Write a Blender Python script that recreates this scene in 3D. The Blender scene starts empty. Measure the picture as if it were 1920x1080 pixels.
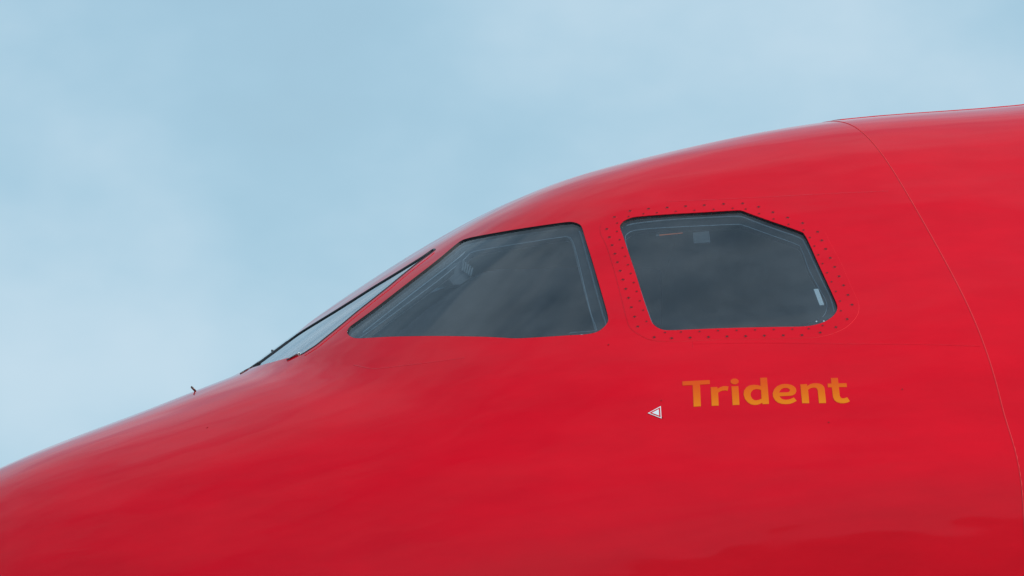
import bpy, bmesh, math, random
import numpy as np
from math import radians, sin, cos, pi
from mathutils import Vector, Matrix
from mathutils.geometry import delaunay_2d_cdt

random.seed(3)
SC = bpy.context.scene
COL = SC.collection

# ------------------------------------------------------------------ camera
YAW, PITCH, ROLL = radians(19.63267), radians(6.45349), radians(3.39187)
F_PX = 11050.83                      # focal length in pixels of the 1920 px wide photograph
CAM = np.array([-9.039947, -21.741304, -1.593851])
c_d = np.array([sin(YAW)*cos(PITCH), cos(YAW)*cos(PITCH), sin(PITCH)])
r0 = np.array([cos(YAW), -sin(YAW), 0.0]); u0 = np.cross(r0, c_d)
c_r = r0*cos(ROLL) - u0*sin(ROLL)
c_u = u0*cos(ROLL) + r0*sin(ROLL)
cd = bpy.data.cameras.new('camera'); cam = bpy.data.objects.new('camera', cd); COL.objects.link(cam)
cd.sensor_width = 36.0; cd.lens = F_PX/1920*36.0; cd.clip_start = .5; cd.clip_end = 6000
M = Matrix(((c_r[0], c_u[0], -c_d[0], CAM[0]), (c_r[1], c_u[1], -c_d[1], CAM[1]),
            (c_r[2], c_u[2], -c_d[2], CAM[2]), (0, 0, 0, 1)))
cam.matrix_world = M
SC.camera = cam

# ------------------------------------------------------------------ world, sun, exposure
SUN_DIR = Vector((.62, -.52, .59)).normalized()        # towards the sun
SUN_EL = math.asin(SUN_DIR.z); SUN_AZ = math.atan2(SUN_DIR.x, SUN_DIR.y)
W = bpy.data.worlds.new("World"); SC.world = W; W.use_nodes = True
nt = W.node_tree; nt.nodes.clear()
def N(tree, kind, **kw):
    n = tree.nodes.new(kind)
    for k, v in kw.items():
        if k == 'inp':
            for a, b in v.items(): n.inputs[a].default_value = b
        else: setattr(n, k, v)
    return n
def L(tree, a, b): tree.links.new(a, b)
sky = N(nt, 'ShaderNodeTexSky', sky_type='NISHITA', sun_disc=False, sun_elevation=SUN_EL, sun_rotation=SUN_AZ,
        altitude=0, air_density=1.0, dust_density=1.0, ozone_density=1.0)
tc = N(nt, 'ShaderNodeTexCoord')
mp = N(nt, 'ShaderNodeMapping', inp={'Scale': (1, 1, 1.5), 'Location': (-2.4, 1.4, 3.1)})
L(nt, tc.outputs['Generated'], mp.inputs['Vector'])
n1 = N(nt, 'ShaderNodeTexNoise', inp={'Scale': 4.2, 'Detail': 5.0, 'Roughness': .52, 'Distortion': .3})
n2 = N(nt, 'ShaderNodeTexNoise', inp={'Scale': 24.0, 'Detail': 4.0, 'Roughness': .5})
L(nt, mp.outputs['Vector'], n1.inputs['Vector']); L(nt, mp.outputs['Vector'], n2.inputs['Vector'])
mx = N(nt, 'ShaderNodeMix', data_type='FLOAT', inp={0: .34})
L(nt, n1.outputs['Fac'], mx.inputs[2]); L(nt, n2.outputs['Fac'], mx.inputs[3])
cr = N(nt, 'ShaderNodeMapRange', inp={'From Min': .37, 'From Max': .63, 'To Min': .0, 'To Max': 1.0}, interpolation_type='SMOOTHSTEP')
L(nt, mx.outputs[0], cr.inputs['Value'])
# thin cloud veil: from blue-grey hollows to pale crests (values for a background of strength 0.1)
veil = N(nt, 'ShaderNodeMix', data_type='RGBA')
veil.inputs[6].default_value = (3.9, 6.2, 7.75, 1); veil.inputs[7].default_value = (5.6, 7.3, 8.5, 1)
L(nt, cr.outputs[0], veil.inputs[0])
# the veil is seen slantwise, so thick, near the horizon and thins out overhead
sz = N(nt, 'ShaderNodeSeparateXYZ'); L(nt, tc.outputs['Generated'], sz.inputs[0])
zz = N(nt, 'ShaderNodeMath', operation='ADD', use_clamp=False, inp={1: .16}); zm = N(nt, 'ShaderNodeMath', operation='MAXIMUM', inp={1: 0.0})
L(nt, sz.outputs['Z'], zm.inputs[0]); L(nt, zm.outputs[0], zz.inputs[0])
tv = N(nt, 'ShaderNodeMapRange', inp={'From Min': .32, 'From Max': .68, 'To Min': -.4, 'To Max': -1.4}); L(nt, mx.outputs[0], tv.inputs[0])
dv = N(nt, 'ShaderNodeMath', operation='DIVIDE'); L(nt, tv.outputs[0], dv.inputs[0]); L(nt, zz.outputs[0], dv.inputs[1])
ex = N(nt, 'ShaderNodeMath', operation='EXPONENT'); L(nt, dv.outputs[0], ex.inputs[0])
tk = N(nt, 'ShaderNodeMath', operation='SUBTRACT', inp={0: .96}); L(nt, ex.outputs[0], tk.inputs[1])
mixs = N(nt, 'ShaderNodeMix', data_type='RGBA')
L(nt, tk.outputs[0], mixs.inputs[0])
L(nt, sky.outputs['Color'], mixs.inputs[6]); L(nt, veil.outputs[2], mixs.inputs[7])
bg = N(nt, 'ShaderNodeBackground', inp={'Strength': .1})
out = N(nt, 'ShaderNodeOutputWorld')
L(nt, mixs.outputs[2], bg.inputs['Color']); L(nt, bg.outputs[0], out.inputs['Surface'])

sd = bpy.data.lights.new('sun', 'SUN'); sd.energy = 2.5; sd.angle = radians(12); sd.color = (1, .95, .88)
so = bpy.data.objects.new('sun', sd); COL.objects.link(so)
so.rotation_euler = (-SUN_DIR).to_track_quat('-Z', 'Y').to_euler()
SC.view_settings.view_transform = 'Standard'; SC.view_settings.look = 'None'
SC.view_settings.exposure = 0; SC.view_settings.gamma = 1; SC.view_settings.use_curve_mapping = False

# ------------------------------------------------------------------ materials
def mat(name, base, rough=.5, spec=.5, coat=0, coat_rough=.03, metal=0, bump=None):
    m = bpy.data.materials.new(name); m.use_nodes = True; t = m.node_tree
    b = t.nodes['Principled BSDF']
    b.inputs['Base Color'].default_value = (*base, 1); b.inputs['Roughness'].default_value = rough
    b.inputs['Specular IOR Level'].default_value = spec; b.inputs['Metallic'].default_value = metal
    b.inputs['Coat Weight'].default_value = coat; b.inputs['Coat Roughness'].default_value = coat_rough; b.inputs['Coat IOR'].default_value = 1.35
    return m, t, b
def add_noise_color(t, b, base, amt, scale, stretch=(1, 1, 1)):
    co = N(t, 'ShaderNodeTexCoord'); mpn = N(t, 'ShaderNodeMapping', inp={'Scale': stretch})
    L(t, co.outputs['Object'], mpn.inputs[0])
    nz = N(t, 'ShaderNodeTexNoise', inp={'Scale': scale, 'Detail': 5.0}); L(t, mpn.outputs[0], nz.inputs['Vector'])
    mr = N(t, 'ShaderNodeMapRange', inp={'To Min': 1-amt, 'To Max': 1+amt}); L(t, nz.outputs['Fac'], mr.inputs[0])
    mm = N(t, 'ShaderNodeVectorMath', operation='SCALE'); mm.inputs[0].default_value = base
    L(t, mr.outputs[0], mm.inputs['Scale']); L(t, mm.outputs[0], b.inputs['Base Color'])
    return nz

RED, t, b = mat('red_paint', (.69, .0001, .012), rough=.4, spec=.0, coat=1.0, coat_rough=.045)
co = N(t, 'ShaderNodeTexCoord')
m1 = N(t, 'ShaderNodeMapping', inp={'Scale': (.40, 1, 1.5)}); L(t, co.outputs['Object'], m1.inputs[0])
wv = N(t, 'ShaderNodeTexNoise', inp={'Scale': 2.4, 'Detail': 2.0, 'Roughness': .5}); L(t, m1.outputs[0], wv.inputs['Vector'])
b1 = N(t, 'ShaderNodeBump', inp={'Strength': 1.0, 'Distance': .012}); L(t, wv.outputs['Fac'], b1.inputs['Height'])
pe = N(t, 'ShaderNodeTexNoise', inp={'Scale': 260.0, 'Detail': 1.0}); L(t, co.outputs['Object'], pe.inputs['Vector'])
b2 = N(t, 'ShaderNodeBump', inp={'Strength': .35, 'Distance': .0004}); L(t, pe.outputs['Fac'], b2.inputs['Height'])
L(t, b1.outputs[0], b2.inputs['Normal'])
L(t, b2.outputs[0], b.inputs['Normal']); L(t, b1.outputs[0], b.inputs['Coat Normal'])
# faint dirt film: colour and coat roughness wander a little
m2 = N(t, 'ShaderNodeMapping', inp={'Scale': (.7, 1, 2.2)}); L(t, co.outputs['Object'], m2.inputs[0])
dn = N(t, 'ShaderNodeTexNoise', inp={'Scale': 4.0, 'Detail': 8.0, 'Roughness': .65}); L(t, m2.outputs[0], dn.inputs['Vector'])
mr = N(t, 'ShaderNodeMapRange', inp={'From Min': .3, 'From Max': .7, 'To Min': .04, 'To Max': .10}); L(t, dn.outputs['Fac'], mr.inputs[0])
L(t, mr.outputs[0], b.inputs['Coat Roughness'])
cm = N(t, 'ShaderNodeMapRange', inp={'From Min': .3, 'From Max': .7, 'To Min': .94, 'To Max': 1.06}); L(t, dn.outputs['Fac'], cm.inputs[0])
vs = N(t, 'ShaderNodeVectorMath', operation='SCALE'); vs.inputs[0].default_value = (.69, .0001, .012)
L(t, cm.outputs[0], vs.inputs['Scale']); L(t, vs.outputs[0], b.inputs['Base Color'])

SEALR, t, b = mat('red_sealant', (.86, .05, .06), rough=.6, spec=.1, coat=.0, coat_rough=.25)
RUB, t, b = mat('black_rubber', (.012, .016, .022), rough=.42); add_noise_color(t, b, (.012, .016, .022), .3, 30)
REVEAL, t, b = mat('window_edge_black', (.010, .015, .022), rough=.6); add_noise_color(t, b, (.006, .008, .012), .3, 30)
BEAD, t, b = mat('grey_edge_highlight', (.085, .10, .115), rough=.35); add_noise_color(t, b, (.26, .34, .40), .35, 60)  # highlight along the frame rims, put into a lighter colour
LINING, t, b = mat('cockpit_lining_grey', (.46, .47, .48), rough=.8); add_noise_color(t, b, (.46, .47, .48), .25, 4)
DARK, t, b = mat('screw_recess', (.06, .0008, .003), rough=.7)
WHITE, t, b = mat('white_marking', (.72, .80, .82), rough=.4); add_noise_color(t, b, (.72, .80, .82), .06, 80)
DRED, t, b = mat('dark_red_metal', (.11, .004, .006), rough=.35, coat=.5)
METAL, t, b = mat('dull_steel', (.16, .15, .14), rough=.4, metal=.7); add_noise_color(t, b, (.16, .15, .14), .3, 200)
PANELG, t, b = mat('cockpit_grey_plastic', (.13, .15, .17), rough=.6); add_noise_color(t, b, (.11, .13, .15), .2, 20)
SHADE, t, b = mat('window_blind', (.26, .31, .34), rough=.8); add_noise_color(t, b, (.20, .25, .28), .15, 8)
LBL, t, b = mat('pale_label', (.62, .70, .72), rough=.5); add_noise_color(t, b, (.62, .70, .72), .08, 60)
BEADL, t, b = mat('pale_highlight_and_edge', (.17, .21, .24), rough=.3); add_noise_color(t, b, (.17, .21, .24), .6, 40)  # pale colour for painted highlights and for the bracket edge
GREYL, t, b = mat('grey_placard', (.06, .075, .085), rough=.6); add_noise_color(t, b, (.06, .075, .085), .1, 60)
PANELX, t, b = mat('dark_bracket', (.012, .016, .024), rough=.5); add_noise_color(t, b, (.012, .016, .024), .3, 60)
ORANGE, t, b = mat('orange_strip', (.75, .16, .04), rough=.5)

def glass(name, tint, f0=.045, rough=.0, haze=.045):
    m = bpy.data.materials.new(name); m.use_nodes = True; t = m.node_tree; t.nodes.clear()
    # Schlick reflectance from the angle of view, the same on either face of the pane
    ge = N(t, 'ShaderNodeNewGeometry'); dt = N(t, 'ShaderNodeVectorMath', operation='DOT_PRODUCT')
    L(t, ge.outputs['Normal'], dt.inputs[0]); L(t, ge.outputs['Incoming'], dt.inputs[1])
    ab = N(t, 'ShaderNodeMath', operation='ABSOLUTE'); L(t, dt.outputs['Value'], ab.inputs[0])
    om = N(t, 'ShaderNodeMath', operation='SUBTRACT', use_clamp=True, inp={0: 1.0}); L(t, ab.outputs[0], om.inputs[1])
    pw = N(t, 'ShaderNodeMath', operation='POWER', inp={1: 5.0}); L(t, om.outputs[0], pw.inputs[0])
    fr = N(t, 'ShaderNodeMapRange', inp={'To Min': f0, 'To Max': 1.0}); L(t, pw.outputs[0], fr.inputs[0])
    tr = N(t, 'ShaderNodeBsdfTransparent'); tr.inputs[0].default_value = (*tint, 1)
    gl = N(t, 'ShaderNodeBsdfGlossy', inp={'Roughness': rough, 'Color': (1, 1, 1, 1)}); mxs = N(t, 'ShaderNodeMixShader')
    # thin uneven pale film: the haze of the glass is put into its colour
    co = N(t, 'ShaderNodeTexCoord'); nz = N(t, 'ShaderNodeTexNoise', inp={'Scale': 4.5, 'Detail': 6.0, 'Roughness': .55}); L(t, co.outputs['Object'], nz.inputs['Vector'])
    dm = N(t, 'ShaderNodeMapRange', inp={'From Min': .35, 'From Max': .7, 'To Min': haze*.35, 'To Max': haze*1.5}); L(t, nz.outputs['Fac'], dm.inputs[0])
    dd = N(t, 'ShaderNodeBsdfDiffuse'); dd.inputs[0].default_value = (.50, .53, .56, 1); mt = N(t, 'ShaderNodeMixShader')
    L(t, dm.outputs[0], mt.inputs[0]); L(t, tr.outputs[0], mt.inputs[1]); L(t, dd.outputs[0], mt.inputs[2]); tr = mt
    o = N(t, 'ShaderNodeOutputMaterial'); L(t, fr.outputs[0], mxs.inputs[0]); L(t, tr.outputs[0], mxs.inputs[1]); L(t, gl.outputs[0], mxs.inputs[2])
    L(t, mxs.outputs[0], o.inputs[0]); return m
GLASS = glass('cockpit_glass', (.80, .85, .88), .065, haze=.03)
WGLASS = glass('windshield_glass', (.78, .86, .90), .48)

# ------------------------------------------------------------------ aircraft shape: X aft, Y to starboard, Z up; frame seam at x = 0
def spl(xs, ys):
    xs = np.array(xs, float); ys = np.array(ys, float); n = len(xs); h = np.diff(xs)
    A = np.zeros((n, n)); r = np.zeros(n); A[0, 0] = A[-1, -1] = 1
    for i in range(1, n-1):
        A[i, i-1] = h[i-1]; A[i, i] = 2*(h[i-1]+h[i]); A[i, i+1] = h[i]
        r[i] = 6*((ys[i+1]-ys[i])/h[i]-(ys[i]-ys[i-1])/h[i-1])
    Mm = np.linalg.solve(A, r)
    def f(x):
        xc = np.clip(np.asarray(x, float), xs[0], xs[-1]); i = np.clip(np.searchsorted(xs, xc)-1, 0, n-2)
        a = xs[i+1]-xc; b = xc-xs[i]; H = h[i]
        return Mm[i]*a**3/(6*H)+Mm[i+1]*b**3/(6*H)+(ys[i]/H-Mm[i]*H/6)*a+(ys[i+1]/H-Mm[i+1]*H/6)*b
    return f
TS = 4.6
TK = [0, .3, .8, 1.4, 2.0, 2.7, 3.4, 4.2, 5.0, 6.0, 8.0]
f_w = spl(TK, np.array([.02, .52, .92, 1.22, 1.44, 1.63, 1.76, 1.87, 1.93, 1.975, 1.975])*0.98326)
f_zc = spl(TK, [-.95, -.85, -.7, -.52, -.36, -.22, -.12, -.04, 0, 0, 0])
f_hl = spl(TK, [.03, .42, .78, 1.08, 1.33, 1.58, 1.78, 1.95, 2.03, 2.07, 2.07])
TB = [1.2, 1.7, 2.1, 2.5, 2.9, 3.4, 3.9, 4.6, 5.3, 6.2, 8.0, 13.6]
f_zb = spl(TB, [-0.15846, 0.36908, 0.65245, 0.9268, 1.18302, 1.44253, 1.58508, 1.70654, 1.75326, 1.84255, 1.93, 1.95])
f_za = spl([0, .3, .7, 1.2, 1.8, 2.4, 3.2], [-0.90805, -0.6458, -0.02591, 0.36191, 0.57354, 0.76585, 0.8417])
f_nb = spl([1.0, 3.0, 4.6, 6, 8], [2.00003, 1.99981, 1.95808, 2.0, 2.0])
f_sh = spl([-20, 0, 18, 36, 54, 72, 90, 108], [0.0, -0.02654, -0.06009, -0.10288, -0.08712, -0.03529, -0.04071, -0.03529])
def r_parts(x, th):
    ts = x+TS
    w = f_w(ts); zc = f_zc(ts); hl = f_hl(ts)
    c = np.abs(np.cos(th)); s = np.abs(np.sin(th)); up = np.sin(th) > 0
    ha = np.maximum(f_za(ts)-zc, .03)
    zb = f_zb(ts)-np.maximum(1.2-ts, 0)*1.4
    hb = np.maximum(zb-zc, .02)
    n = np.where(up, f_nb(ts), 2.0)
    rA = ((c/w)**2+(s/np.where(up, ha, hl))**2)**-.5
    rB = ((c/w)**n+(s/np.where(up, hb, hl))**n)**(-1/n)
    a = 90-np.abs(90-np.degrees(th)); m = np.where(a > -20, f_sh(a), 0)
    g1 = np.clip((ts-1.2)/2.8, 0, 1); Wt = g1*g1*(3-2*g1)
    return rA, rB*(1+Wt*m), zc
KS = .03
def R(x, th, which='U'):
    rA, rB, zc = r_parts(x, th)
    if which == 'B': return rB, zc
    h = np.maximum(KS-np.abs(rA-rB), 0)/KS
    return np.maximum(rA, rB)+h*h*KS*.25, zc
def P(x, th, off=0.0, which='U'):
    x = np.asarray(x, float); th = np.asarray(th, float)
    r, zc = R(x, th, which)
    p = np.stack([x+0*r, -r*np.cos(th), zc+r*np.sin(th)], -1)
    if np.any(np.asarray(off) != 0): p = p + NRM(x, th, which)*np.asarray(off)[..., None]
    return p
def NRM(x, th, which='U'):
    e = .004; et = .003
    a = P(x+e, th, 0.0, which)-P(x-e, th, 0.0, which); b = P(x, th+et, 0.0, which)-P(x, th-et, 0.0, which)
    n = np.cross(a, b); ln = np.linalg.norm(n, axis=-1, keepdims=True); n = n/np.maximum(ln, 1e-12)
    return n
def hit(px, py, which='U'):
    """where the sight line through a photograph pixel meets the skin: (x, theta); grazing misses give the nearest skin point"""
    px = np.asarray(px, float); py = np.asarray(py, float)
    v = c_d+c_r*((px-960)/F_PX)[..., None]+c_u*((540-py)/F_PX)[..., None]; v /= np.linalg.norm(v, axis=-1, keepdims=True)
    def g(s):
        q = CAM+v*s[..., None]
        ts = q[..., 0]+TS; zc = f_zc(ts); th = np.arctan2(q[..., 2]-zc, -q[..., 1])
        r, _ = R(q[..., 0], th, which); return np.hypot(q[..., 1], q[..., 2]-zc)-r, q[..., 0], th
    S = np.linspace(19.0, 26.0, 700)
    V = np.array([g(np.full(px.shape, s))[0] for s in S])
    neg = V < 0; has = neg.any(0); first = neg.argmax(0)
    lo = np.where(has, S[np.maximum(first-1, 0)], 0); hi = S[first]
    mi = S[V.argmin(0)]
    for _ in range(30):
        m = (lo+hi)/2; f = g(m)[0] < 0; hi = np.where(f, m, hi); lo = np.where(f, lo, m)
    s = np.where(has, hi, mi)
    _, x, th = g(s)
    return np.stack([x, th], -1)
def crop(pts, ox, oy, sc): return [(ox+a/sc, oy+b/sc) for a, b in pts]
def smooth_loop(pts, closed=True, per=4):
    """Catmull-Rom through the points"""
    n = len(pts); o = []
    for i in range(n if closed else n-1):
        g = lambda k: np.array(pts[k % n] if closed else pts[min(max(k, 0), n-1)], float)
        p0, p1, p2, p3 = g(i-1), g(i), g(i+1), g(i+2)
        for k in range(per):
            t = k/per
            o.append(.5*((2*p1)+(-p0+p2)*t+(2*p0-5*p1+4*p2-p3)*t*t+(-p0+3*p1-3*p2+p3)*t**3))
    if not closed: o.append(np.array(pts[-1], float))
    return np.array(o)
def on_skin(pts, which='U'): pts = np.array(pts, float); return hit(pts[:, 0], pts[:, 1], which)

# ------------------------------------------------------------------ mesh helpers
def link(name, me, parent=None, kind=None):
    o = bpy.data.objects.new(name, me); COL.objects.link(o)
    if parent is not None: o.parent = parent
    if kind: o['kind'] = kind
    return o
def mesh(name, V, F, mats, parent=None, normals=None, smooth=True, mi=None):
    me = bpy.data.meshes.new(name); me.from_pydata([tuple(v) for v in V], [], [tuple(int(i) for i in f) for f in F])
    for m in (mats if isinstance(mats, (list, tuple)) else [mats]): me.materials.append(m)
    if mi is not None: me.polygons.foreach_set('material_index', mi)
    me.polygons.foreach_set('use_smooth', [smooth]*len(me.polygons)); me.update()
    if normals is not None: me.normals_split_custom_set_from_vertices([tuple(n) for n in normals])
    return link(name, me, parent)
def mirror_y(V): V = np.array(V, float).copy(); V[..., 1] *= -1; return V
def grid(xs, ths):
    X, T = np.meshgrid(xs, ths, indexing='ij'); n, m = X.shape
    F = [(i*m+j, (i+1)*m+j, (i+1)*m+j+1, i*m+j+1) for i in range(n-1) for j in range(m-1)]
    return X.ravel(), T.ravel(), F
KT = 1.75      # metres per radian, to make the parameter plane roughly even
def inside(poly, q):
    x, y = q[:, 0], q[:, 1]; c = np.zeros(len(q), bool); n = len(poly)
    for i in range(n):
        x1, y1 = poly[i]; x2, y2 = poly[(i+1) % n]
        if y1 == y2: continue
        k = ((y1 > y) != (y2 > y)) & (x < (x2-x1)*(y-y1)/(y2-y1)+x1); c ^= k
    return c
def cdt(loops, extra, edges_open=()):
    """constrained triangulation in (x, KT*theta); loops closed, edges_open polylines"""
    vs = []; es = []
    for lp in loops:
        k = len(vs); n = len(lp); vs += [Vector((p[0], p[1]*KT)) for p in lp]; es += [(k+i, k+(i+1) % n) for i in range(n)]
    for lp in edges_open:
        k = len(vs); n = len(lp); vs += [Vector((p[0], p[1]*KT)) for p in lp]; es += [(k+i, k+i+1) for i in range(n-1)]
    vs += [Vector((p[0], p[1]*KT)) for p in extra]
    ov, oe, of, _, _, _ = delaunay_2d_cdt(vs, es, [], 0, 1e-6)
    V = np.array([(v[0], v[1]/KT) for v in ov]); F = np.array([f for f in of if len(f) == 3])
    a, b, c = V[F[:, 0]], V[F[:, 1]], V[F[:, 2]]
    ar = (b[:, 0]-a[:, 0])*(c[:, 1]-a[:, 1])-(b[:, 1]-a[:, 1])*(c[:, 0]-a[:, 0])
    F[ar < 0] = F[ar < 0][:, ::-1]; F = F[np.abs(ar) > 1e-9]
    return V, F, V[F].mean(1)
def compact(V, F):
    u, inv = np.unique(F, return_inverse=True); return V[u], inv.reshape(F.shape)
def fill_points(loop, d):
    lp = np.array(loop); x0, y0 = lp.min(0); x1, y1 = lp.max(0)
    X, Y = np.meshgrid(np.arange(x0+d/2, x1, d), np.arange(y0+d/KT/2, y1, d/KT)); q = np.stack([X.ravel(), Y.ravel()], -1)
    q = q[inside(lp, q)]
    # keep clear of the rim
    dd = np.min(np.hypot((q[:, None, 0]-lp[None, :, 0]), (q[:, None, 1]-lp[None, :, 1])*KT), 1); return q[dd > d*.35]
def patch(name, outer, holes, off, m, parent, d=.04, which='U', thick=None, flip=False, mirrored=False, skirt=None):
    """a sheet lying on the skin at offset off, with its outline and holes; thick makes it a slab, skirt only drops its rim"""
    V, F, C = cdt([outer]+list(holes), fill_points(outer, d))
    keep = inside(np.array(outer), C)
    for h in holes: keep &= ~inside(np.array(h), C)
    F = F[keep]; V, F = compact(V, F)
    pv = P(V[:, 0], V[:, 1], off, which); nv = NRM(V[:, 0], V[:, 1], which)
    Vs = [pv]; Ns = [nv]; Fs = [list(map(tuple, F))]; n = len(pv)
    dp = thick or skirt
    if dp:
        cnt = {}
        for f in F:
            for i in range(3):
                a, b = int(f[i]), int(f[(i+1) % 3]); cnt[(a, b)] = cnt.get((a, b), 0)+1
        be = [(a, b) for (a, b) in cnt if (b, a) not in cnt]
        lo = pv-nv*dp
        if thick: Vs.append(lo); Ns.append(-nv); Fs.append([tuple(i+n for i in f[::-1]) for f in F]); 
        base = sum(len(v) for v in Vs)
        sv = []; sn = []; sf = []
        for (a, b) in be:
            e = pv[b]-pv[a]; nn = np.cross(e, (nv[a]+nv[b])/2); nn /= max(np.linalg.norm(nn), 1e-9)
            k = base+len(sv); sv += [pv[a], pv[b], lo[b], lo[a]]; sn += [nn]*4; sf.append((k, k+3, k+2, k+1))
        Vs.append(np.array(sv)); Ns.append(np.array(sn)); Fs.append(sf)
    V3 = np.concatenate(Vs); N3 = np.concatenate(Ns); FF = [f for a in Fs for f in a]
    if mirrored: V3 = mirror_y(V3); N3 = mirror_y(N3); FF = [f[::-1] for f in FF]
    return mesh(name, V3, FF, m, parent, N3)
def ribbon(name, line, width, height, m, parent, which='U', closed=False, off=0.0, mirrored=False):
    """a low rounded bead laid along a line on the skin"""
    line = np.array(line); n = len(line)
    p = P(line[:, 0], line[:, 1], off, which); nn = NRM(line[:, 0], line[:, 1], which)
    if closed: tg = np.roll(p, -1, 0)-np.roll(p, 1, 0)
    else: tg = np.gradient(p, axis=0)
    tg /= np.maximum(np.linalg.norm(tg, axis=1, keepdims=True), 1e-9); sd_ = np.cross(nn, tg)
    prof = [(-.5, -.6, -1), (-.32, .7, -.6), (0, 1, 0), (.32, .7, .6), (.5, -.6, 1)]
    V = np.concatenate([(p+sd_*a*width+nn*b*height)[None] for a, b, c in prof]); Nn = np.concatenate([(sd_*c+nn*(1-abs(c)*.6))[None] for a, b, c in prof])
    k = len(prof); V = V.transpose(1, 0, 2).reshape(-1, 3); Nn = Nn.transpose(1, 0, 2).reshape(-1, 3); Nn /= np.linalg.norm(Nn, axis=1, keepdims=True)
    F = []
    for i in range(n if closed else n-1):
        j = (i+1) % n
        for a in range(k-1): F.append((i*k+a, i*k+a+1, j*k+a+1, j*k+a))
    f0 = F[len(F)//2]; fn = np.cross(V[f0[1]]-V[f0[0]], V[f0[2]]-V[f0[0]])
    if fn @ Nn[f0[0]] < 0: F = [f[::-1] for f in F]
    if mirrored: V = mirror_y(V); Nn = mirror_y(Nn); F = [f[::-1] for f in F]
    return mesh(name, V, F, m, parent, Nn)
def tube(name, pts, rad, m, parent, seg=12, cap=True, inner=None, inner_mat=None):
    bm = bmesh.new(); pts = [Vector(p) for p in pts]; rings = []
    rads = rad if isinstance(rad, (list, tuple)) else [rad]*len(pts)
    for i, p in enumerate(pts):
        d = (pts[min(i+1, len(pts)-1)]-pts[max(i-1, 0)]).normalized(); a = d.orthogonal().normalized(); b_ = d.cross(a)
        rings.append([bm.verts.new(p+a*cos(2*pi*k/seg)*rads[i]+b_*sin(2*pi*k/seg)*rads[i]) for k in range(seg)])
    for i in range(len(rings)-1):
        for k in range(seg): bm.faces.new((rings[i][k], rings[i][(k+1) % seg], rings[i+1][(k+1) % seg], rings[i+1][k]))
    if cap: bm.faces.new(rings[0][::-1]); bm.faces.new(rings[-1])
    bmesh.ops.recalc_face_normals(bm, faces=bm.faces)
    me = bpy.data.meshes.new(name); bm.to_mesh(me); bm.free(); me.materials.append(m)
    for q in me.polygons: q.use_smooth = len(q.vertices) == 4
    return link(name, me, parent)
def box(name, lo, hi, m, parent, bevel=.01, rot=None, at=None):
    bm = bmesh.new(); bmesh.ops.create_cube(bm, size=1.0)
    lo = Vector(lo); hi = Vector(hi); c = (lo+hi)/2; s = hi-lo
    for v in bm.verts: v.co = Vector((v.co.x*s.x, v.co.y*s.y, v.co.z*s.z))
    bmesh.ops.bevel(bm, geom=bm.edges[:], offset=min(bevel, min(s)*.4), segments=2, affect='EDGES')
    if rot: bmesh.ops.rotate(bm, cent=(0, 0, 0), matrix=rot, verts=bm.verts)
    for v in bm.verts: v.co += c
    me = bpy.data.meshes.new(name); bm.to_mesh(me); bm.free(); me.materials.append(m)
    return link(name, me, parent)

# ------------------------------------------------------------------ ground (below the frame; it lights and is mirrored in the belly)
GZ = -3.3
def ground():
    m, t, b = mat('apron_concrete', (.33, .325, .315), rough=.85)
    nz = add_noise_color(t, b, (.33, .325, .315), .25, .6)
    bm = bmesh.new(); s = 2500
    vs = [bm.verts.new((x, y, GZ)) for x, y in ((-s, -s), (s, -s), (s, s), (-s, s))]; bm.faces.new(vs)
    me = bpy.data.meshes.new('ground'); bm.to_mesh(me); bm.free(); me.materials.append(m)
    link('ground', me, None, 'structure')
    return
ground()

# ------------------------------------------------------------------ outlines read off the photograph, laid on the skin
WIN_F = [(650.9,623.4),(655,613.6),(667.8,603.8),(704.4,577),(760.6,533.4),(816.9,489.8),(850.6,461.7),(864.7,451.3),(878.8,446.3),(901.3,441.5),(957.5,431.6),(1013.8,422.9),(1058.8,416.7),(1072.8,416.2),(1084,419.3),(1091,426),(1098,449),(1109.4,485.6),(1123.4,533.4),(1134.7,572.8),(1140.3,595.3),(1138.9,605),(1130.5,615),(1117.8,622.9),(1098,627),(1070,628.5),(1027.8,631.3),(985.6,633.8),(963,634.4),(943.4,633.3),(901.3,631.3),(816.9,630),(732.5,631.3),(690.3,633.6),(667.8,634.1),(656.6,630.5)]
WIN_A = [(1162.8,422.5),(1168.3,415.6),(1179.4,410),(1196,406.4),(1248.9,402.2),(1318.3,398.3),(1376.7,395),(1390.6,395.3),(1404.4,400.3),(1443.3,414.2),(1498.9,433.6),(1508.6,440.6),(1518.3,458.6),(1535,496),(1554.4,537.8),(1567,565.6),(1570,578),(1565.6,589),(1554.4,598.9),(1540.6,605.8),(1521,610.8),(1498.9,612.8),(1443.3,613.6),(1360,615.6),(1304.4,617.8),(1254.4,619.7),(1237.8,617),(1226.7,610),(1219.7,598.9),(1207.2,562.8),(1193.3,518.3),(1179.4,476.7),(1168.3,443.3),(1163.3,430)]
PLATE = [(1125.3,429.4),(1128,419.7),(1135,411.4),(1154.4,397.5),(1176.7,391),(1235,387.2),(1304.4,382.8),(1360,379.4),(1393.3,378.3),(1410,380),(1429.4,387.2),(1471,403),(1512.8,419.7),(1535,428),(1547.5,437.8),(1557,457.2),(1576.7,493.3),(1596,537.8),(1608.6,565.6),(1610,582),(1604.4,596),(1587.8,612.8),(1565.6,623.9),(1540.6,630.8),(1512.8,634),(1443.3,635.8),(1360,636.4),(1299,639.2),(1248.9,640.6),(1221,637.8),(1198.9,628),(1182.2,615.6),(1175.3,598.9),(1165.6,560),(1151.7,507.2),(1137.8,462.8),(1127.2,440.6)]
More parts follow.
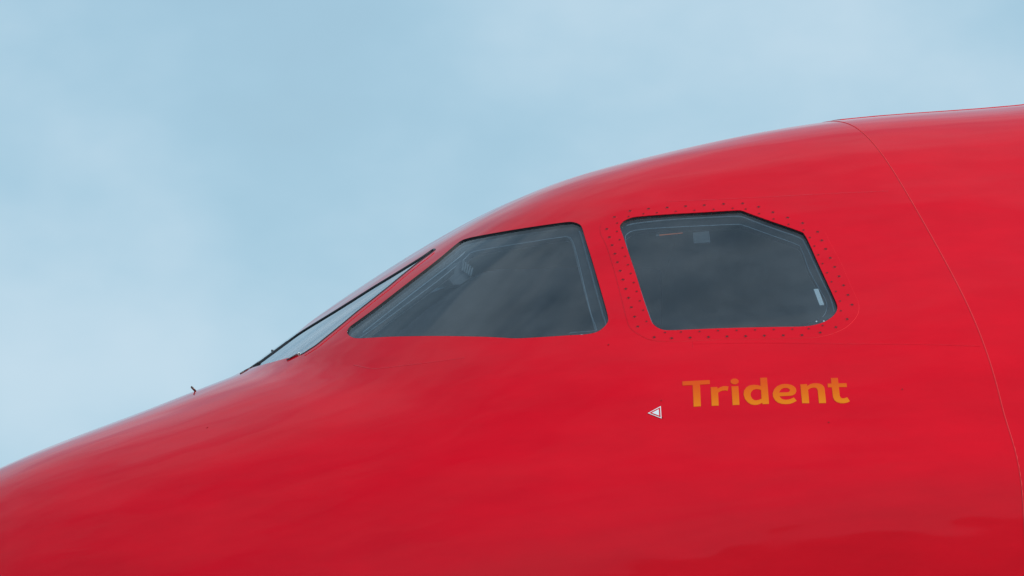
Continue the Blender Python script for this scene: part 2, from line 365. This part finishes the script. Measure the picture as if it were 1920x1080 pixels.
IN_F = crop([(150,835),(240,770),(500,580),(700,430),(870,290),(940,240),(1200,195),(1500,150),(1570,145),(1600,165),(1630,250),(1680,450),(1730,650),(1765,795),(1600,815),(1300,830),(1000,825),(700,828),(400,845),(200,858)], 620, 390, 3.5556)
IN_A = crop([(222,262),(235,235),(270,215),(330,205),(500,192),(950,172),(1030,180),(1200,240),(1380,305),(1420,345),(1470,480),(1540,610),(1580,680),(1590,740),(1560,800),(1480,850),(1380,895),(1200,905),(700,918),(520,924),(460,905),(420,865),(365,720),(305,550),(245,370)], 1110, 360, 3.6)
WS_OUT = [(452,701.5),(481.7,690),(509,681),(537,672),(563.6,665.4),(578.9,656.3),(592.8,647.3),(606.7,636.2),(620.6,625),(642,607.5),(670,584),(697.8,562),(725.6,540),(753,517),(781,494.5),(800,480.5),(812,471.5),(815.5,468.3),(812,467.5),(803,473.5)]
WS_IN = [(790,482.5),(753,505.5),(697.8,539),(660,563),(625.6,584.5),(597,602),(570,618.6),(540,638),(511.7,656),(490,671.5),(470,685.5),(449,700)]
L_F = on_skin(smooth_loop(WIN_F)); L_A = on_skin(smooth_loop(WIN_A)); L_P = on_skin(smooth_loop(PLATE))
LI_F = on_skin(smooth_loop(IN_F)); LI_A = on_skin(smooth_loop(IN_A))
L_W = on_skin(smooth_loop(WS_OUT+WS_IN, True, 2), 'B')
print('windshield x', L_W[:, 0].min(), L_W[:, 0].max(), 'th', np.degrees(L_W[:, 1].min()), np.degrees(L_W[:, 1].max()))
L_W[:, 1] = np.minimum(L_W[:, 1], radians(90)-.012/np.maximum(R(L_W[:, 0], L_W[:, 1], 'B')[0], .3))

def thing(name, label, cat, loc=(0, 0, 0)):
    o = bpy.data.objects.new(name, None); COL.objects.link(o); o.location = loc; o['label'] = label; o['category'] = cat; return o
PLANE = thing('airliner', 'glossy red airliner nose and cockpit with orange name lettering below its dark side windows', 'airliner')
# keep part coordinates in world space: the empty stays at the origin of the frame seam

# ------------------------------------------------------------------ skin: a triangulated field round the windows, plain grids elsewhere
D = .03
x0, x1 = -3.78, -.30; t0, t1 = radians(2), radians(90)
nx = int(round((x1-x0)/D)); ntn = int(round((t1-t0)*KT/D))
gx = np.linspace(x0, x1, nx+1); gt = np.linspace(t0, t1, ntn+1)
GX, GT = np.meshgrid(gx[1:-1], gt[1:-1], indexing='ij'); q = np.stack([GX.ravel(), GT.ravel()], -1)
border = [(x, t0) for x in gx[:-1]]+[(x1, t) for t in gt[:-1]]+[(x, t1) for x in gx[:0:-1]]+[(x0, t) for t in gt[:0:-1]]
def clear(q, lp, d):
    lp = np.array(lp); return np.min(np.hypot(q[:, None, 0]-lp[None, :, 0], (q[:, None, 1]-lp[None, :, 1])*KT), 1) > d
valley = []
for th in np.linspace(radians(30), radians(89.99), 60):
    xs = np.linspace(-3.75, -1.8, 400); a, b_, _ = r_parts(xs, np.full(400, th)); k = np.where(b_ > a)[0]
    if len(k) and k[0] > 0:
        i = k[0]; f = (a[i-1]-b_[i-1])/((a[i-1]-b_[i-1])+(b_[i]-a[i])); valley.append((xs[i-1]+f*(xs[i]-xs[i-1]), th))
valley = np.array(valley)
for lp in (L_F, L_A, L_P, L_W, valley): q = q[clear(q, lp, .009)]
V, F, C = cdt([border, L_F, L_A, L_P, L_W], q, [valley])
iF, iA, iP, iW = (inside(l, C) for l in (L_F, L_A, L_P, L_W))
rA_, rB_, _ = r_parts(C[:, 0], C[:, 1])
iW &= rB_ > rA_
def skin_from(parts, name, m, off=0.0):
    Vs = []; Ns = []; Fs = []; k = 0
    for (V_, F_, mirr) in parts:
        p = P(V_[:, 0], V_[:, 1], off); n = NRM(V_[:, 0], V_[:, 1])
        if mirr: p = mirror_y(p); n = mirror_y(n); F_ = [tuple(f)[::-1] for f in F_]
        Vs.append(p); Ns.append(n); Fs += [tuple(int(i)+k for i in f) for f in F_]; k += len(p)
    return mesh(name, np.concatenate(Vs), Fs, m, PLANE, np.concatenate(Ns))
parts = []
Fk = F[~(iF | iA | iP | iW)]; Vk, Fk = compact(V, Fk)
for mi_ in (False, True): parts.append((Vk, Fk, mi_))
def addgrid(xs, ths, lst):
    X, T, Fg = grid(xs, ths)
    for mi_ in (False, True): lst.append((np.stack([X, T], -1), Fg, mi_))
gl_ = np.radians(np.linspace(-90, 2, 80))
xn = np.concatenate([-TS+.004+ (x0+TS-.004)*np.linspace(0, 1, 40)**1.7])
addgrid(xn, gt, parts); addgrid(xn, gl_, parts)
addgrid(gx, gl_, parts)
xm = np.linspace(x1, 0, 12); addgrid(xm, gt, parts); addgrid(xm, gl_, parts)
skin_from(parts, 'nose_skin', RED)
parts = []
xa = np.concatenate([np.linspace(0, 1.5, 50), np.linspace(1.5, 9, 50)[1:]])
addgrid(xa, gt, parts); addgrid(xa, gl_, parts)
skin_from(parts, 'fuselage_skin', RED, 0.0015)
# closing bulkhead far aft
ths = np.linspace(-pi/2, pi/2, 60); pe_ = P(np.full(60, 9.0), ths); ring = list(pe_)+[p*np.array([1, -1, 1]) for p in pe_[::-1][1:-1]]
mesh('rear_bulkhead', ring, [tuple(range(len(ring)))], RED, PLANE, smooth=False)

pe_ = P(np.full(60, -TS+.004), ths); ring = list(pe_)+[p*np.array([1, -1, 1]) for p in pe_[::-1][1:-1]]
mesh('nose_tip', ring, [tuple(range(len(ring)))[::-1]], RED, PLANE, smooth=False)
# ------------------------------------------------------------------ windows
def side_window(outl, inl, mirrored):
    w = thing_part('side_window')
    patch('glass_pane', outl, [], -.006, GLASS, w, .03, thick=.006, mirrored=mirrored)
    # the sunk edge round the pane
    o = np.array(outl); a = P(o[:, 0], o[:, 1], .0002); bb = P(o[:, 0], o[:, 1], -.036)
    V_ = np.concatenate([a, bb]); n = len(o); Fw = [(i, (i+1) % n, n+(i+1) % n, n+i) for i in range(n)]
    if mirrored: V_ = mirror_y(V_)
    mesh('window_edge', V_, Fw, REVEAL, w, smooth=True)
    patch('inner_frame', outl, [inl], -.034, RUB, w, .06, skirt=.02, mirrored=mirrored)
    ribbon('edge_highlight', inl, .0026, .001, BEAD, w, closed=True, off=-.033, mirrored=mirrored)  # lighter bead painted in as the highlight on the inner frame
    return w
def thing_part(name):
    o = bpy.data.objects.new(name, None); COL.objects.link(o); o.parent = PLANE; return o
SW = {}
for mirr in (False, True):
    SW[('f', mirr)] = side_window(L_F, LI_F, mirr); SW[('a', mirr)] = side_window(L_A, LI_A, mirr)
def screwed_plate(mirr):
    pl = patch('window_surround', L_P, [L_A], .0012, RED, PLANE, .03, skirt=.003, mirrored=mirr)
    ribbon('surround_sealant', L_P, .0016, .0009, SEALR, pl, closed=True, mirrored=mirr)
    return pl
plate = screwed_plate(False); screwed_plate(True)
OUTS = [(257,130),(382,115),(508,107),(632,98),(758,91),(888,83),(1017,79),(1125,103),(1221,139),(1321,175),(1422,212),(1523,271),(1551,329),(1577,387),(1608,447),(1638,508),(1667,571),(1698,632),(1728,697),(1755,763),(1722,860),(1646,914),(1540,951),(1417,968),(1291,970),(1163,972),(1037,975),(911,977),(786,981),(662,985),(538,989),(420,982),(309,910),(288,844),(266,780),(247,717),(228,656),(209,594),(190,534),(172,476),(155,419),(136,361),(118,307),(100,252),(152,171)]
INS = [(247,167),(347,149),(438,142),(566,133),(691,126),(821,119),(950,112),(1038,117),(1128,148),(1226,184),(1327,220),(1427,259),(1471,309),(1501,367),(1528,426),(1556,485),(1587,547),(1617,608),(1646,673),(1675,738),(1680,804),(1557,903),(1463,924),(1352,928),(1227,930),(1101,933),(976,936),(850,938),(726,943),(601,947),(493,950),(368,875),(346,800),(323,737),(302,673),(282,613),(262,552),(243,493),(225,436),(206,378),(187,324),(169,268),(170,212)]
def screw_mesh(rad, name):
    V_ = []; F_ = []; mi_ = []
    seg = 12
    for rr, z in ((rad, -.0004), (rad*.9, .0007), (rad*.72, .0003)):
        V_ += [(rr*cos(2*pi*k/seg), rr*sin(2*pi*k/seg), z) for k in range(seg)]
    for a in range(2):
        for k in range(seg): F_.append((a*seg+k, a*seg+(k+1) % seg, (a+1)*seg+(k+1) % seg, (a+1)*seg+k)); mi_.append(0)
    F_.append(tuple(2*seg+k for k in range(seg))); mi_.append(0)
    L_, w_ = rad*.60, rad*.20; z = .0006; k = len(V_)
    cross = [(L_, w_), (w_, w_), (w_, L_), (-w_, L_), (-w_, w_), (-L_, w_), (-L_, -w_), (-w_, -w_), (-w_, -L_), (w_, -L_), (w_, -w_), (L_, -w_)]
    V_ += [(a, b_, z) for a, b_ in cross]; F_.append(tuple(range(k, k+12))); mi_.append(1)
    me = bpy.data.meshes.new(name); me.from_pydata(V_, [], F_); me.materials.append(RED); me.materials.append(DARK)
    me.polygons.foreach_set('material_index', mi_); me.update(); return me
SB = screw_mesh(.0098, 'screw_head'); SS = screw_mesh(.0068, 'small_screw_head')
def place_screws(pts, me, mirr, par):
    h = on_skin(pts); p = P(h[:, 0], h[:, 1], .0014); n = NRM(h[:, 0], h[:, 1])
    for i in range(len(h)):
        o = link('screw', me, par); nv = Vector(n[i]); pp = Vector(p[i])
        if mirr: nv.y *= -1; pp.y *= -1
        q_ = nv.to_track_quat('Z', 'Y').to_matrix() @ Matrix.Rotation(random.uniform(0, pi/2), 3, 'Z')
        o.matrix_world = Matrix.Translation(pp) @ q_.to_4x4()
place_screws(crop(OUTS, 1110, 360, 3.6), SB, False, plate); place_screws(crop(INS, 1110, 360, 3.6), SS, False, plate)

# windshields
def resample(l, n):
    l = np.array(l); d = np.concatenate([[0], np.cumsum(np.hypot(np.diff(l[:, 0]), np.diff(l[:, 1])*KT))]); u = np.linspace(0, d[-1], n)
    return np.stack([np.interp(u, d, l[:, 0]), np.interp(u, d, l[:, 1])], -1)
def pane_sheet(w, mirr):
    k = 2*17           # samples from the sill to the upper tip along the outer edge
    oo = resample(L_W[:k+2], 90); ii = resample(np.concatenate([L_W[k+1:], L_W[:1]])[::-1], 90)
    a_ = np.linspace(0, 1, 14)[None, :, None]; G = oo[:, None]*(1-a_)+ii[:, None]*a_
    V0 = P(G[..., 0], G[..., 1], -.003, 'B').reshape(-1, 3); V1 = P(G[..., 0], G[..., 1], -.009, 'B').reshape(-1, 3); Nn = NRM(G[..., 0], G[..., 1], 'B').reshape(-1, 3)
    F0 = [(i*14+j, (i+1)*14+j, (i+1)*14+j+1, i*14+j+1) for i in range(89) for j in range(13)]
    fn = np.cross(V0[F0[500][1]]-V0[F0[500][0]], V0[F0[500][2]]-V0[F0[500][0]])
    if fn @ Nn[F0[500][0]] < 0: F0 = [f[::-1] for f in F0]
    m_ = len(V0); FF = F0+[tuple(i+m_ for i in f[::-1]) for f in F0]; V_ = np.concatenate([V0, V1]); N_ = np.concatenate([Nn, -Nn])
    if mirr: V_ = mirror_y(V_); N_ = mirror_y(N_); FF = [f[::-1] for f in FF]
    return mesh('glass_pane', V_, FF, WGLASS, w, N_)
for mirr in (False, True):
    w = thing_part('windshield')
    pane_sheet(w, mirr)
    o = L_W; a = P(o[:, 0], o[:, 1], .0, 'B'); bb = P(o[:, 0], o[:, 1], -.012, 'B'); V_ = np.concatenate([a, bb]); n = len(o)
    if mirr: V_ = mirror_y(V_)
    mesh('window_edge', V_, [(i, (i+1) % n, n+(i+1) % n, n+i) for i in range(n)], REVEAL, w)
    ribbon('rubber_seal', L_W[8:], .011 if not mirr else .008, .0026 if not mirr else .0004, RUB, w, which='B', off=0.0 if not mirr else -.002, mirrored=mirr)
    lp_ = hit(*np.array([(571, 667), (584, 659), (597.5, 650), (611, 639), (625, 627.5), (646.5, 610), (674.5, 587), (702, 564.5), (730, 542.5), (757.5, 519.5), (785, 497), (804, 482.5), (814, 474)]).T, 'U')
    ribbon('retainer_lip', smooth_loop(lp_, False, 3), .009, .0016, RED, w, mirrored=mirr)

xs_ = np.linspace(-2.47, -2.22, 12)
hw = .016/R(xs_, np.full(12, pi/2), 'B')[0]
patch('centre_seal', [(x_, pi/2-w_) for x_, w_ in zip(xs_, hw)]+[(x_, pi/2+w_) for x_, w_ in zip(xs_[::-1], hw[::-1])], [], .0015, RUB, PLANE, .02, which='B', skirt=.008)
h = on_skin([(486, 679), (474, 687), (461, 694.5), (451, 701)]); p = P(h[:, 0], h[:, 1], .0015)
tube('sill_seal', [tuple(q_) for q_ in p], .0024, RUB, PLANE, 8)
h = on_skin([(511.5, 655.5)], 'B')[0]; pb = P(h[0:1], h[1:2], .004, 'B')[0]
tube('seal_clip', [pb-c_u*.014, pb-c_u*.0035], .0042, RUB, PLANE)

wa, wf = SW[('a', False)], SW[('f', False)]
def cA(p_): return crop(p_, 1110, 360, 3.6)
def cF(p_): return crop(p_, 620, 390, 3.5556)
def small(name, pts, m, par, off=-.016, th_=.003): return patch(name, on_skin(pts), [], off, m, par, .05, skirt=th_)
small('pale_label', cA([(1498, 633), (1529, 630), (1570, 740), (1540, 742)]), LBL, wa)
small('placard', cA([(682, 232), (792, 220), (801, 290), (795, 297), (695, 303), (687, 298)]), GREYL, wa, -.03)
small('orange_strip', cA([(455, 259), (612, 245), (614, 249), (456, 265)]), ORANGE, wa, -.02, .002)
small('strip_clip', cA([(430, 258), (453, 256), (455, 268), (432, 270)]), GREYL, wa, -.02)
ca = small('corner_bracket', smooth_loop(cA([(1425, 890), (1470, 862), (1540, 832), (1600, 808), (1636, 796), (1632, 826), (1596, 856), (1546, 882), (1480, 899), (1430, 903)]), True, 2), PANELX, wa, -.014)
for q_ in ((1517, 857), (1567, 855)): small('bracket_rivet', cA([(q_[0]+6*cos(a_), q_[1]+5*sin(a_)) for a_ in np.linspace(0, 2*pi, 8, endpoint=False)]), LBL, wa, -.012, .001)
small('corner_bracket', cF([(1603, 812), (1700, 806), (1765, 800), (1800, 792), (1790, 812), (1740, 832), (1680, 842), (1603, 846)]), PANELX, wf, -.014)
ribbon('bracket_edge', on_skin(cF([(1590, 818), (1603, 812), (1700, 806), (1765, 799)])), .003, .001, BEADL, wf, off=-.013)
small('bracket_rivet', cF([(1673+6*cos(a_), 829+5*sin(a_)) for a_ in np.linspace(0, 2*pi, 8, endpoint=False)]), LBL, wf, -.012, .001)
ribbon('retainer_highlight', on_skin(smooth_loop(cA([(232, 205), (300, 190), (500, 168), (750, 153), (960, 143), (1025, 150), (1100, 180), (1250, 235), (1400, 288), (1440, 335), (1500, 460), (1560, 590), (1610, 690), (1638, 790)]), False, 3)), .0052, .002, BEADL, wa, off=-.014)  # this and the next ribbons paint highlight lines at the pane edges
ribbon('retainer_highlight', on_skin(smooth_loop(cF([(1655, 135), (1672, 180), (1705, 300), (1755, 480), (1805, 660), (1832, 745), (1828, 775)]), False, 3)), .0062, .002, BEADL, wf, off=-.014)
ribbon('retainer_highlight', on_skin(smooth_loop(cF([(200, 800), (320, 705), (520, 548), (720, 395), (840, 300), (880, 262)]), False, 3)), .003, .0015, BEAD, wf, off=-.02)
ribbon('retainer_highlight', on_skin(smooth_loop(cF([(1560, 145), (1600, 185), (1640, 330), (1700, 560), (1740, 700), (1770, 795)]), False, 3)), .0026, .001, BEADL, wf, off=-.03)

# ------------------------------------------------------------------ cockpit inside
lin = [[(-3.6, radians(-12))]+[(x, radians(-12)) for x in np.linspace(-3.5, -.26, 30)]+[(-.26, t_) for t_ in np.linspace(radians(-8), radians(89.9), 30)]+[(x, radians(89.9)) for x in np.linspace(-.3, -3.6, 34)]+[(-3.6, t_) for t_ in np.linspace(radians(86), radians(-8), 30)]]
cw = np.array(L_W).copy()
for mirr in (False, True):
    patch('cockpit_lining', lin[0], [LI_F, LI_A, cw], -.055, LINING, PLANE, .08, which='U', mirrored=mirr)
ths = np.linspace(radians(-20), radians(90), 40); bv = P(np.full(40, -.28), ths, -.05)
bv = list(bv)+[p_*np.array([1, -1, 1]) for p_ in bv[::-1][1:]]
nb_ = len(bv); mesh('cockpit_bulkhead', bv+[p_+np.array([.03, 0, 0]) for p_ in bv], [tuple(range(nb_))[::-1], tuple(range(nb_, 2*nb_))]+[(i, (i+1) % nb_, nb_+(i+1) % nb_, nb_+i) for i in range(nb_)], LINING, PLANE, smooth=False)
PANELD, t, b = mat('dark_instrument_hood', (.022, .026, .032), rough=.75); add_noise_color(t, b, (.022, .026, .032), .3, 9)
BLIND = bpy.data.materials.new('added_blind'); BLIND.use_nodes = True; t = BLIND.node_tree; t.nodes.clear()
tl = N(t, 'ShaderNodeBsdfTranslucent'); tl.inputs[0].default_value = (.17, .20, .22, 1); df = N(t, 'ShaderNodeBsdfDiffuse'); df.inputs[0].default_value = (.22, .25, .28, 1)
ad = N(t, 'ShaderNodeAddShader'); o_ = N(t, 'ShaderNodeOutputMaterial'); L(t, tl.outputs[0], ad.inputs[0]); L(t, df.outputs[0], ad.inputs[1]); L(t, ad.outputs[0], o_.inputs[0])
for lp_, wh in ((L_F, 'U'), (L_A, 'U'), (cw, 'B')): patch('window_blind', lp_, [], -.048, BLIND, PLANE, .08, which=wh, mirrored=True)  # blinds added behind the far panes to block the bright view through
def wedge(name, poly, y0, y1, m, par=None):
    # a solid whose side outline is read off the photograph on the plane midway across the cockpit
    q_ = []
    for a, b_ in poly:
        v = c_d+c_r*((a-960)/F_PX)+c_u*((540-b_)/F_PX); s_ = ((y0)-CAM[1])/v[1]; q_.append(CAM+v*s_)
    n = len(q_); V_ = [p_ for p_ in q_]+[p_+np.array([0, y1-y0, 0]) for p_ in q_]
    F_ = [tuple(range(n)), tuple(range(n, 2*n))[::-1]]+[(i, n+i, n+(i+1) % n, (i+1) % n) for i in range(n)]
    return mesh(name, V_, F_, m, par or PLANE, smooth=False)
wedge('instrument_hood', [(738, 634), (790, 588), (850, 546), (905, 511), (935, 504), (1010, 503), (1100, 500), (1240, 505), (1240, 700), (738, 700)], -.55, .9, PANELD)
au = wedge('air_outlet', [(839, 510), (846, 497), (869, 487), (872, 489), (866, 508), (884, 520), (862, 534), (850, 534), (843, 525)], -.50, -.42, PANELG)
for k in range(5):
    dx, dy = k*4.2, k*3.4
    wedge('slat', [(868+dx, 488+dy), (871+dx, 488+dy), (868.5+dx*.9, 507+dy*.75), (866+dx*.9, 507+dy*.75)], -.51, -.49, SHADE, au)
box('cockpit_floor', (-2.5, -1.2, -.55), (-.3, 1.2, -.5), LINING, PLANE)

# ------------------------------------------------------------------ lettering and marking (flat print laid on the skin)
LET, t, b = mat('orange_lettering', (.8, .3, .02), rough=.45, spec=0, coat=.8, coat_rough=.06)
co = N(t, 'ShaderNodeTexCoord'); sp = N(t, 'ShaderNodeSeparateXYZ'); L(t, co.outputs['Object'], sp.inputs[0])
letters = {
 'T': ([(105,175),(683,145),(690,230),(478,243),(497,700),(345,708),(322,250),(110,262)], [], 0, False),
 'r': ([(705,298),(848,292),(852,330),(900,300),(960,278),(1020,272),(1083,282),(1065,372),(1010,363),(950,370),(900,388),(862,412),(875,685),(727,690)], [], 0, False),
 'i': ([(1143,280),(1290,272),(1315,668),(1170,675)], [], 0, False),
 'd': ([(1752,100),(1895,93),(1940,650),(1802,655),(1798,622),(1750,650),(1690,668),(1630,672),(1560,660),(1490,615),(1430,545),(1402,450),(1412,370),(1460,300),(1530,260),(1620,245),(1700,252),(1762,270)],
       [(1772,358),(1730,342),(1670,336),(1610,350),(1568,390),(1550,440),(1556,490),(1585,540),(1625,568),(1670,576),(1730,565),(1783,540)], 0, False),
 'e': ([(720,585),(660,515),(600,542),(550,558),(490,563),(430,555),(385,530),(355,488),(560,478),(620,472),(670,450),(700,415),(712,370),(700,320),(660,275),(600,245),(530,230),(460,228),(380,240),(300,280),(240,345),(212,425),(220,500),(260,570),(320,620),(400,648),(490,656),(580,648),(650,622)],
       [(347,408),(365,370),(400,333),(450,312),(500,310),(545,322),(573,345),(575,370),(560,395),(530,405)], 1, False),
 'n': ([(795,237),(937,230),(942,272),(1000,235),(1060,217),(1130,213),(1200,220),(1260,245),(1300,290),(1312,340),(1342,632),(1192,634),(1165,370),(1155,335),(1125,310),(1085,303),(1020,315),(960,350),(985,635),(835,635)], [], 1, False),
 't': ([(1442,103),(1590,98),(1603,215),(1775,213),(1782,292),(1612,294),(1630,470),(1645,510),(1675,532),(1720,533),(1790,510),(1845,595),(1790,622),(1720,636),(1650,635),(1570,610),(1515,565),(1488,500),(1464,298),(1380,298),(1373,222),(1455,218)], [], 1, False)}
name = thing_part('name_lettering')
zs = []
def dense(l, d=.012):
    l = np.array(l); o = []
    for i in range(len(l)):
        a, b_ = l[i], l[(i+1) % len(l)]; k = max(1, int(np.ceil(np.hypot(b_[0]-a[0], (b_[1]-a[1])*KT)/d)))
        o += [a+(b_-a)*j/k for j in range(k)]
    return np.array(o)
def letter(o_, h_, k):
    ox = 1270 if k == 0 else 1430
    oo = dense(on_skin(crop(o_, ox, 700, 11.294))); hh = [dense(on_skin(crop(h_, ox, 700, 11.294)))] if h_ else []
    ob = patch('letter', oo, hh, .0010, LET, name, .016, skirt=.0012)
    zs.extend([v.co.z for v in ob.data.vertices]); return ob
for k_, (o_, h_, c_, _) in letters.items(): letter(o_, h_, c_)
letter([(1212+87*cos(a), 175+61*sin(a)) for a in np.linspace(0, 2*pi, 24, endpoint=False)], [], 0)
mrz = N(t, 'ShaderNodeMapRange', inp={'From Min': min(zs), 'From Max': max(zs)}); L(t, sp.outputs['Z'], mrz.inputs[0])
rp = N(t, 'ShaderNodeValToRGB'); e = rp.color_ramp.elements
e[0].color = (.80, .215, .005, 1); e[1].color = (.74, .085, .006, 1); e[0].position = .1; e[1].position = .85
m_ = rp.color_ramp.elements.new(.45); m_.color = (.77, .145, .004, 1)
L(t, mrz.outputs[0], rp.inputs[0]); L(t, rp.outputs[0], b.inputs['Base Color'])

tri = thing_part('arrow_marking')
def tp(p): return on_skin(crop(p, 1205, 755, 27.0))
A1, A2, A3 = [(255,545),(915,185),(950,815)], [(325,538),(878,250),(908,763)], [(465,525),(812,345),(832,668)]
patch('arrow_plate', tp(A1), [], .0016, RED, tri, .01, skirt=.0016)
patch('arrow_border', tp(A1), [tp(A2)], .0022, WHITE, tri, .01, skirt=.0005)
patch('arrow_centre', tp(A3), [], .0022, WHITE, tri, .01, skirt=.0005)

# ------------------------------------------------------------------ seams, rivets
xs_ = np.zeros(160)
ribbon('frame_seam', np.stack([xs_, np.linspace(radians(-80), radians(90), 160)], -1), .0065, .0018, SEALR, PLANE)
def seam(pts, w=.004, h=.0008): ribbon('skin_seam', on_skin(smooth_loop(pts, False, 3)), w, h, RED, PLANE)
seam([(663,684.5),(680,688),(702,691.5),(740,687.5),(800,680.5),(870,671)], .005, .0005)
seam([(1299,645),(1420,643),(1500,644),(1620,645),(1741,646),(1838,649)], .005, .0004)
seam([(1299,640),(1299,651)], .003, .0008)
seam([(1250,378),(1350,374),(1450,369),(1560,363),(1665,358.5)], .006, .0004)
rv = screw_mesh(.004, 'rivet')
h = on_skin([(1741,402.5),(1717,361),(1712,353),(1723,395),(389,802),(1141,646.5),(1240,751),(1242,783),(1554,792),(1692,730)]); p = P(h[:, 0], h[:, 1], .0006); n = NRM(h[:, 0], h[:, 1])
for i in range(len(h)):
    o = link('rivet', rv, PLANE); o.matrix_world = Matrix.Translation(Vector(p[i])) @ Vector(n[i]).to_track_quat('Z', 'Y').to_matrix().to_4x4()

# raised strip along the crown aft of the cockpit roof
h = on_skin([(1592, 225.5), (1640, 220), (1727, 211), (1815, 203), (1915, 197)])
print('crown sil', np.round(h[:, 0], 2), np.degrees(h[:, 1]).round(1))
thf = np.degrees(h[:, 1]).mean()
ts_ = np.linspace(radians(thf+1.0), radians(180-thf-1.0), 16)
xf = np.linspace(h[0, 0], 8.9, 60)
op = [(x, ts_[0]) for x in xf]+[(xf[-1], t_) for t_ in ts_[1:]]+[(x, ts_[-1]) for x in xf[::-1][1:]]+[(xf[0], t_) for t_ in ts_[::-1][1:-1]]
patch('crown_strip', op, [], .0042, RED, PLANE, .1, skirt=.006)

# probe stub on the nose and drain nozzle at the windshield foot
def scr(dx, dy, dz=0): v = c_r*dx-c_u*dy+c_d*dz; return v/500.0
h = on_skin([(366, 733.5)])[0]; pb = P(h[0:1], h[1:2])[0]
tube('probe_stub', [pb+scr(1, 1, 8), pb+scr(-7, -8), pb+scr(-8, -9.2)], [.0043, .0043, .0036], METAL, PLANE)
h = on_skin([(553, 668)])[0]; pb = P(h[0:1], h[1:2])[0]
nz_ = tube('drain_nozzle', [pb+scr(-16, 7), pb+scr(8, -4.5, -3)], [.0022, .0052], DRED, PLANE, cap=True)
e1 = Vector(pb+scr(8, -4.5, -3)); dirv = Vector(scr(24, -11.5, -3)).normalized()
dirv = Vector(scr(1, -.3, -1.2)).normalized()
tube('nozzle_lip', [e1-dirv*.002, e1+dirv*.0012], [.0070, .0064], WHITE, nz_)
tube('nozzle_bore', [e1+dirv*.0008, e1+dirv*.0018], [.0042, .0042], REVEAL, nz_)
